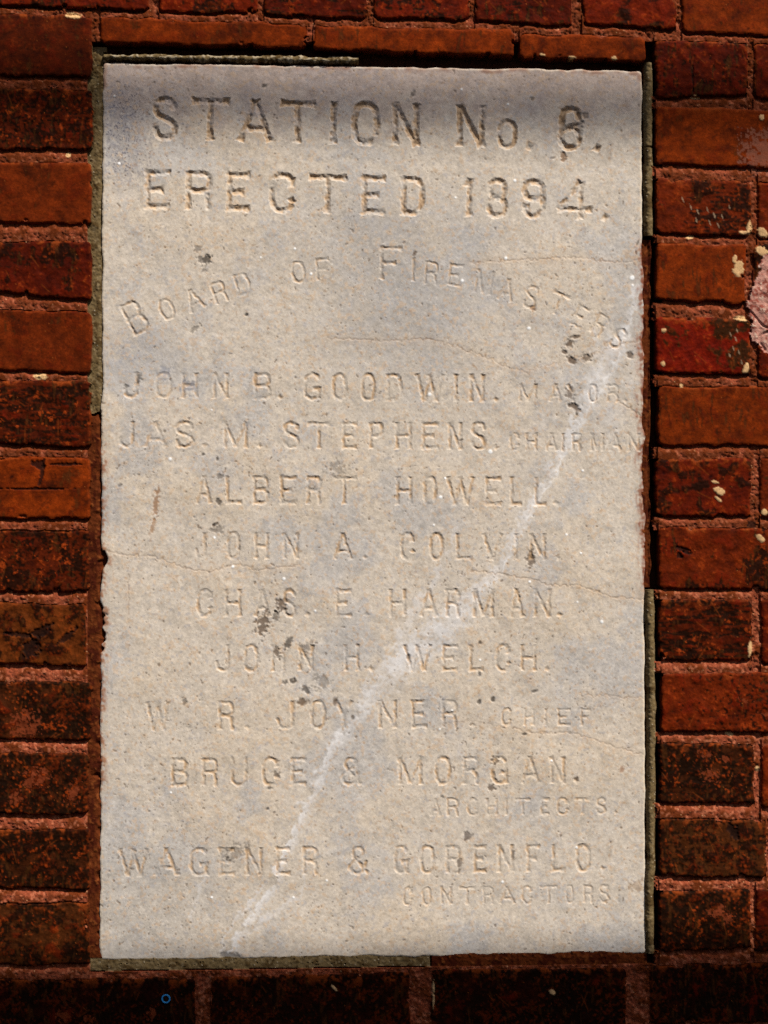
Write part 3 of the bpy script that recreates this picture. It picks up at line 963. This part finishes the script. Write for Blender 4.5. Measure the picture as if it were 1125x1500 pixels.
# broad dirt streaks of their own
def stain_or_glint(x, y, rx, ry, rgb, a, ang=0, jag=0.5, dep=0.0):
    global c, Hs
    R = max(rx, ry) * 1.8 + 6
    i0, i1 = np.searchsorted(us, [x - R, x + R])
    j0, j1 = np.searchsorted(vs, [y - R, y + R])
    s_ = np.s_[j0:j1, i0:i1]
    ca, sa = math.cos(ang), math.sin(ang)
    p = ((U[s_] - x) * ca + (V[s_] - y) * sa) / rx
    q_ = (-(U[s_] - x) * sa + (V[s_] - y) * ca) / ry
    m = sstep(0.45, -0.45, np.hypot(p, q_) - 1 + jag * (0.45 * sm[s_] + 0.25 * gr[s_]))
    c[s_] = mixc(c[s_], lin(*rgb), m * a * (0.97 if dep >= 0 else 1))
    Hs[s_] -= dep * m * (0.5 if dep > 0 else 1)


BRN, GRY, BLK = (92, 70, 50), (112, 102, 92), (48, 38, 30)
for a in [(385, 914, 9, 15, BRN, .8, .25, .9, 1.5), (412, 886, 7, 10, BRN, .8, .3, .8, 1.5), (404, 902, 4, 6, BLK, .6, .3, .8, 1), (422, 942, 4, 9, BLK, .75, .4, .5, 2), (406, 956, 5, 7, BRN, .75, -.3, .7, 2),
          (452, 950, 5, 9, GRY, .6, .4, .9, 0.5), (430, 998, 4, 4, BLK, .8, .2, .5, 2), (418, 1001, 4, 3, BLK, .7, .2, .5, 2), (447, 1011, 8, 4, BLK, .75, .5, .5, 2), (472, 1000, 10, 10, GRY, .5, 0, 1.0, 0.5),
          (443, 1029, 8, 5, BRN, .85, .1, .4, 1.5), (491, 1028, 4, 5, BRN, .8, 0, .4, 1), (517, 1051, 3, 3, BLK, .7, 0, .4, 1),
          (835, 503, 6, 5, BRN, .85, -.4, .5, 2.5), (843, 493, 6, 2.5, BRN, .85, -.2, .4, 2), (828, 515, 4, 3, BRN, .85, .3, .4, 2), (839, 527, 7, 4, BRN, .85, .5, .5, 2.5),
          (861, 524, 7, 5, BRN, .7, .2, .6, 2), (842, 595, 11, 4.5, BRN, .85, .55, .4, 2.5), (836, 575, 5, 9, BRN, .6, 0, .9, 1), (846, 606, 2, 2, BLK, .8, 0, .3, 1), (924, 520, 4, 5, BRN, .8, .5, .5, 2),
          (779, 819, 6, 11, (86, 62, 38), .75, 0, .6, 1.5), (228, 738, 4, 22, (150, 106, 66), .75, .15, .7, 0.6), (224, 770, 3, 12, (160, 118, 78), .6, .25, .6, .4),
          (299, 379, 9, 6, GRY, .7, 0, 1, 1), (303, 379, 6, 5, BLK, .6, -.5, .7, 1.5), (289, 363, 6, 4, GRY, .6, .2, .8, .8), (298, 392, 4, 5, GRY, .6, 0, .8, .8), (283, 482, 8, 3, BLK, .45, -.5, .9, 1),
          (361, 460, 2.6, 2.2, BLK, .9, 0, .2, 2), (686, 1226, 6, 6, (104, 92, 84), .8, 0, .5, 1), (723, 1025, 3.2, 3.6, BLK, .8, 0, .3, 2), (702, 1029, 3, 3.4, BLK, .75, .3, .3, 2), (769, 1076, 3, 2, BLK, .8, 0, .3, 1.5),
          (704, 942, 3, 2.5, BLK, .8, 0, .3, 1.5), (703, 988, 2.4, 4, BLK, .7, 0, .3, 1.5), (784, 1013, 5, 2.2, BLK, .7, -.4, .3, 1.5), (599, 963, 3, 4, BLK, .7, 0, .3, 1.5),
          (848, 183, 6, 8, BRN, .35, .5, .7, 2.2), (836, 187, 5, 3, BRN, .2, -.6, .6, 2), (827, 226, 5, 5, (140, 104, 70), .8, 0, .8, 2.5), (812, 230, 8, 1.6, BRN, .5, 0, .6, .8), (858, 168, 4, 5, BRN, .6, .3, .6, 1.5),
          (387, 124, 5, 2.6, BLK, .8, -.3, .4, 1.5), (606, 136, 3, 5, BLK, .7, .5, .5, 1.5), (780, 142, 3, 3, BLK, .6, 0, .4, 1), (608, 371, 3, 4, BRN, .7, .2, .4, 1), (782, 451, 4, 4, (140, 100, 66), .8, 0, .5, 1.2),
          (321, 735, 4, 4, BLK, .7, 0, .5, 1.5), (322, 697, 6, 4, GRY, .7, 0, .8, 1), (495, 685, 12, 8, GRY, .4, 0, 1, .4), (318, 776, 8, 7, GRY, .6, 0, 1, .8), (316, 768, 4, 3, BLK, .7, 0, .6, 1),
          (345, 1250, 16, 9, GRY, .5, -.3, 1, .4), (338, 1246, 4, 3, BLK, .7, 0, .6, 1), (333, 1260, 3, 3, BLK, .7, 0, .6, 1), (728, 1115, 6, 5, BRN, .75, .2, .9, 1.2), (722, 1155, 5, 4, BRN, .75, .2, .8, 1.2),
          (752, 1255, 3, 7, BRN, .6, 0, .6, 1), (674, 1268, 3, 9, BRN, .55, .2, .7, .8), (338, 1402, 14, 6, (104, 98, 92), .85, .1, .3, 2.0), (933, 1300, 10, 8, (160, 130, 98), .5, .3, .8, .2), (241, 545, 9, 7, (140, 142, 152), .6, 0, .8, .3),
          (276, 567, 9, 8, (136, 136, 144), .6, 0, .8, .4), (203, 555, 3, 7, BLK, .6, .2, .7, 1), (186, 565, 4, 3, BLK, .5, 0, .7, 1), (176, 710, 3, 3, BLK, .6, 0, .5, 1), (270, 1028, 3, 5, BLK, .6, .5, .5, 1.2),
          (297, 665, 2.4, 2.4, BLK, .8, 0, .3, 1.5), (318, 672, 2, 2.6, BLK, .7, 0, .3, 1.5), (906, 359, 0.1, 0.1, BLK, 0, 0, 0, 0), (935, 355, 1.6, 4, BLK, .6, .4, .3, 1), (933, 369, 1.4, 3, BLK, .7, -.2, .3, 1), (395, 1155, 3, 3, BLK, .75, 0, .4, 1.5),
          (406, 1136, 5, 4, BRN, .6, .3, .8, 1), (392, 1185, 2.2, 2.2, BLK, .8, 0, .3, 1.5), (570, 1128, 4, 2.4, GRY, .7, .4, .5, .8), (648, 1168, 3, 2.4, BLK, .7, 0, .4, 1), (845, 1142, 4, 3, BRN, .8, 0, .5, 1.2), (913, 1128, 3, 6, (150, 100, 64), .6, 0, .6, .5)]:
    stain_or_glint(*a)
# rust creeping in from the joints
rl = sstep(14, 1, ss) * (U < 400) * sstep(600, 680, V) * sstep(1230, 1120, V)
c = mixc(c, lin(150, 96, 62), np.clip(rl * (0.42 + 0.4 * sm + 0.3 * mid), 0, 0.85))
rr_ = sstep(17, 1, ss) * (U > 700) * sstep(335, 380, V) * sstep(890, 840, V)
c = mixc(c, lin(146, 92, 66), np.clip(rr_ * (0.45 + 0.35 * sm + 0.35 * f_streak_v(U, V)), 0, 0.9))
rr2 = sstep(5, 0, ss) * (U > 700) * sstep(335, 380, V) * sstep(890, 840, V)
c = mixc(c, lin(118, 54, 26), np.clip(rr2 * (0.7 + 0.3 * sm), 0, 0.95))
c = mixc(c, lin(224, 206, 176), sstep(4.5, 1.5, ss) * (1 - rl) * (1 - np.clip(rr_ * 2, 0, 1)) * 0.35)
tp = sstep(9, 2, ss) * (V < 130)
c = mixc(c, lin(150, 100, 72), np.clip(tp * (0.15 + 0.4 * mid), 0, 0.7))
# small dark pits all over, thicker in some patches
dens = 0.25 * f_lo(U + 99, V + 31) + 0.35 * sstep(420, 180, U) * sstep(900, 1300, V) + 0.25 * sstep(260, 120, V) * sstep(500, 150, U)
pit = sstep(2.25, 2.65, f_gr2(U + 200, V + 500) + 0.35 * f_sm(U + 500, V + 700) + dens)
c = mixc(c, lin(96, 74, 54), pit * 0.62)
Hs -= 0.22 * pit
pit2 = sstep(2.3, 2.6, f_sm2(U + 700, V + 100) + 0.3 * f_gr(U + 9, V) + 0.6 * dens)
c = mixc(c, lin(104, 84, 66), pit2 * 0.6)
Hs -= 0.4 * pit2
# dirt and ochre held in the cuts
c = mixc(c, lin(188, 150, 104), np.clip(carve / 1.4, 0, 1) * np.clip(0.36 + 0.3 * mid + 0.2 * sm, 0, 0.75))
c = mixc(c, lin(120, 96, 72), np.clip(carve / 1.8 - 0.45, 0, 1) * np.clip(0.18 + 0.35 * sm2, 0, 0.7))
# crystal glints, painted as white colour dots
for (x, y, r) in [(927, 406, 3.2), (928, 417, 1.6), (742, 377, 2.2), (678, 410, 2.2), (776, 480, 2.4), (630, 577, 2.6), (719, 661, 3.0), (646, 728, 2.4), (249, 672, 2.4), (883, 911, 2.4), (653, 700, 1.6),
                  (755, 263, 2), (668, 288, 1.6), (432, 363, 1.6), (456, 400, 1.8), (382, 376, 1.4), (174, 238, 1.8), (167, 139, 1.4), (677, 129, 1.6), (745, 151, 1.6), (855, 689, 1.6), (636, 769, 1.6), (777, 852, 1.8),
                  (416, 848, 2.2), (462, 895, 1.6), (314, 787, 1.8), (341, 830, 2), (250, 1162, 1.6), (704, 967, 1.6), (479, 1291, 1.6), (430, 1316, 1.6), (846, 1243, 2), (737, 1293, 1.6), (310, 1316, 1.6), (645, 1069, 1.4),
                  (663, 1041, 1.4), (310, 600, 1.2), (831, 783, 1.6), (852, 810, 1.6), (847, 882, 1.4), (809, 1115, 1.6)]:
    stain_or_glint(x, y, r, r, (250, 248, 244), 1.0, 0, 0.15, -0.5)

Hs = np.where(ss < 0, -30.0, Hs)
C = np.clip(c * 0.98, 0.004, 0.9)
# sides of the block pick up the mortar colour
C = np.where((ss < -0.6)[..., None], lin(120, 84, 52), C)
kp = any4(ss > -1.2)
fid = np.full((U.shape[0] - 1, U.shape[1] - 1), -1, np.int16)
for a in (lid[:-1, :-1], lid[1:, :-1], lid[:-1, 1:], lid[1:, 1:]):
    fid = np.maximum(fid, a)
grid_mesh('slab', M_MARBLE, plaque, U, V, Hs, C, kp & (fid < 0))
rows = {}
for idx, li in enumerate(WORDS):
    if li not in rows:
        e = bpy.data.objects.new('engraved_line', None)
        e['label'] = LINES[li][0] if li < NARC else 'arched heading line in small capitals'
        e.empty_display_size = 0.05
        sc.collection.objects.link(e)
        e.parent = plaque
        rows[li] = e
    grid_mesh('engraved_word', M_MARBLE, rows[li], U, V, Hs, C, kp & (fid == idx))

# ================================================================== the rest of the wall, beyond the picture
def box(bm_v, bm_f, x0, x1, y0, y1, z0, z1):
    n = len(bm_v)
    bm_v += [(x0, y0, z0), (x1, y0, z0), (x1, y1, z0), (x0, y1, z0), (x0, y0, z1), (x1, y0, z1), (x1, y1, z1), (x0, y1, z1)]
    bm_f += [tuple(n + k for k in f) for f in [(0, 3, 2, 1), (4, 5, 6, 7), (0, 1, 5, 4), (1, 2, 6, 5), (2, 3, 7, 6), (3, 0, 4, 7)]]


def simple(name, vs_, fs_, mat, parent):
    me = bpy.data.meshes.new(name)
    me.from_pydata(vs_, [], fs_)
    me.materials.append(mat)
    o = bpy.data.objects.new(name, me)
    sc.collection.objects.link(o)
    o.parent = parent
    return o


mc = bpy.data.materials.new('plain_brickwork')
mc.use_nodes = True
t = mc.node_tree
b = t.nodes['Principled BSDF']
b.inputs['Roughness'].default_value = 0.85
b.inputs['Specular IOR Level'].default_value = 0.05
tcn = t.nodes.new('ShaderNodeTexCoord')
mp = t.nodes.new('ShaderNodeMapping')
mp.inputs['Rotation'].default_value = (math.radians(90), 0, 0)
bk = t.nodes.new('ShaderNodeTexBrick')
bk.inputs['Scale'].default_value = 1.0
bk.inputs['Brick Width'].default_value = 0.206
bk.inputs['Row Height'].default_value = 0.0713
bk.inputs['Mortar Size'].default_value = 0.006
bk.inputs['Color1'].default_value = (*lin(92, 34, 11), 1)
bk.inputs['Color2'].default_value = (*lin(50, 20, 9), 1)
bk.inputs['Mortar'].default_value = (*lin(108, 54, 34), 1)
t.links.new(tcn.outputs['Object'], mp.inputs[0])
t.links.new(mp.outputs[0], bk.inputs[0])
t.links.new(bk.outputs[0], b.inputs['Base Color'])
xa, za = wall_xz(uw[0], 750.0)[0] + 0.012, None
xb = wall_xz(uw[-1], 750.0)[0] - 0.012
zt = min(wall_xz(uw[0], vw[0])[1], wall_xz(uw[-1], vw[0])[1]) - 0.012
zb = max(wall_xz(uw[0], vw[-1])[1], wall_xz(uw[-1], vw[-1])[1]) + 0.012
vs_, fs_ = [], []
box(vs_, fs_, -3.5, xa, 0.005, 0.33, -1.6, 5.0)
box(vs_, fs_, xb, 3.5, 0.005, 0.33, -1.6, 5.0)
box(vs_, fs_, xa, xb, 0.005, 0.33, zt, 5.0)
box(vs_, fs_, xa, xb, 0.005, 0.33, -1.6, zb)
box(vs_, fs_, xa, xb, 0.024, 0.33, zb, zt)
simple('plain_brickwork', vs_, fs_, mc, wall)

# unseen rail, board and brackets, added above to throw the soft shade bands
mm = bpy.data.materials.new('shade_caster_steel')
mm.use_nodes = True
mm.node_tree.nodes['Principled BSDF'].inputs['Base Color'].default_value = (0.06, 0.06, 0.06, 1)
mm.node_tree.nodes['Principled BSDF'].inputs['Roughness'].default_value = 0.5


def bar(p0, p1, rad, name):
    d = (p1 - p0)
    L = d.length
    rot = d.to_track_quat('Z', 'Y').to_matrix().to_4x4()
    V_, F_ = [], []
    n = 20
    for k in range(n):
        a = 2 * math.pi * k / n
        for zz in (0, L):
            V_.append(tuple(Matrix.Translation(p0) @ rot @ Vector((rad * math.cos(a), rad * math.sin(a), zz))))
    for k in range(n):
        j = (k + 1) % n
        F_.append((2 * k, 2 * j, 2 * j + 1, 2 * k + 1))
    F_.append(tuple(2 * k for k in range(n))[::-1])
    F_.append(tuple(2 * k + 1 for k in range(n)))
    return simple(name, V_, F_, mm, wall)


dist = 4.0
q0 = wp(-1900, 108, -8) + SUN * dist
q1 = wp(2900, 196, -8) + SUN * dist
bar(q0, q1, 0.0125, 'added_shade_rail')
for p in (q0, q1):
    bar(Vector((p.x, 0.0, p.z)), p, 0.012, 'added_shade_bracket')
# lower, deeper board, added to shade the bottom course
dist = 2.9
ez0, ez1 = wp(-1900, 1500, -4) + SUN * dist, wp(2900, 1345, -4) + SUN * dist
hgt = 0.105
V_ = []
for p in (ez0, ez1):
    for dy in (0.0, 0.012):
        for dz in (0.0, -hgt):
            V_.append((p.x, p.y + dy, p.z + dz))
F_ = [(0, 1, 5, 4), (2, 6, 7, 3), (0, 4, 6, 2), (1, 3, 7, 5), (0, 2, 3, 1), (4, 5, 7, 6)]
simple('added_shade_board', V_, F_, mm, wall)
for p in (ez0, ez1):
    bar(Vector((p.x, 0.0, p.z - 0.05)), Vector((p.x, p.y + 0.006, p.z - 0.05)), 0.012, 'added_shade_bracket')

# small blue ring on the dark brick under the stone
mb = bpy.data.materials.new('ring_blue')
mb.use_nodes = True
mb.node_tree.nodes['Principled BSDF'].inputs['Base Color'].default_value = (0.02, 0.26, 0.6, 1)
V_, F_ = [], []
n = 32
for k in range(n):
    a = 2 * math.pi * k / n
    for j in range(6):
        bb = 2 * math.pi * j / 6
        rr = 5.6 + 1.2 * math.cos(bb)
        p = wp(243 + rr * math.cos(a), 1463 + rr * math.sin(a), 0.9 + 0.9 * math.sin(bb))
        V_.append(tuple(p))
for k in range(n):
    for j in range(6):
        F_.append((k * 6 + j, k * 6 + (j + 1) % 6, ((k + 1) % n) * 6 + (j + 1) % 6, ((k + 1) % n) * 6 + j))
simple('blue_ring', V_, F_, mb, wall)
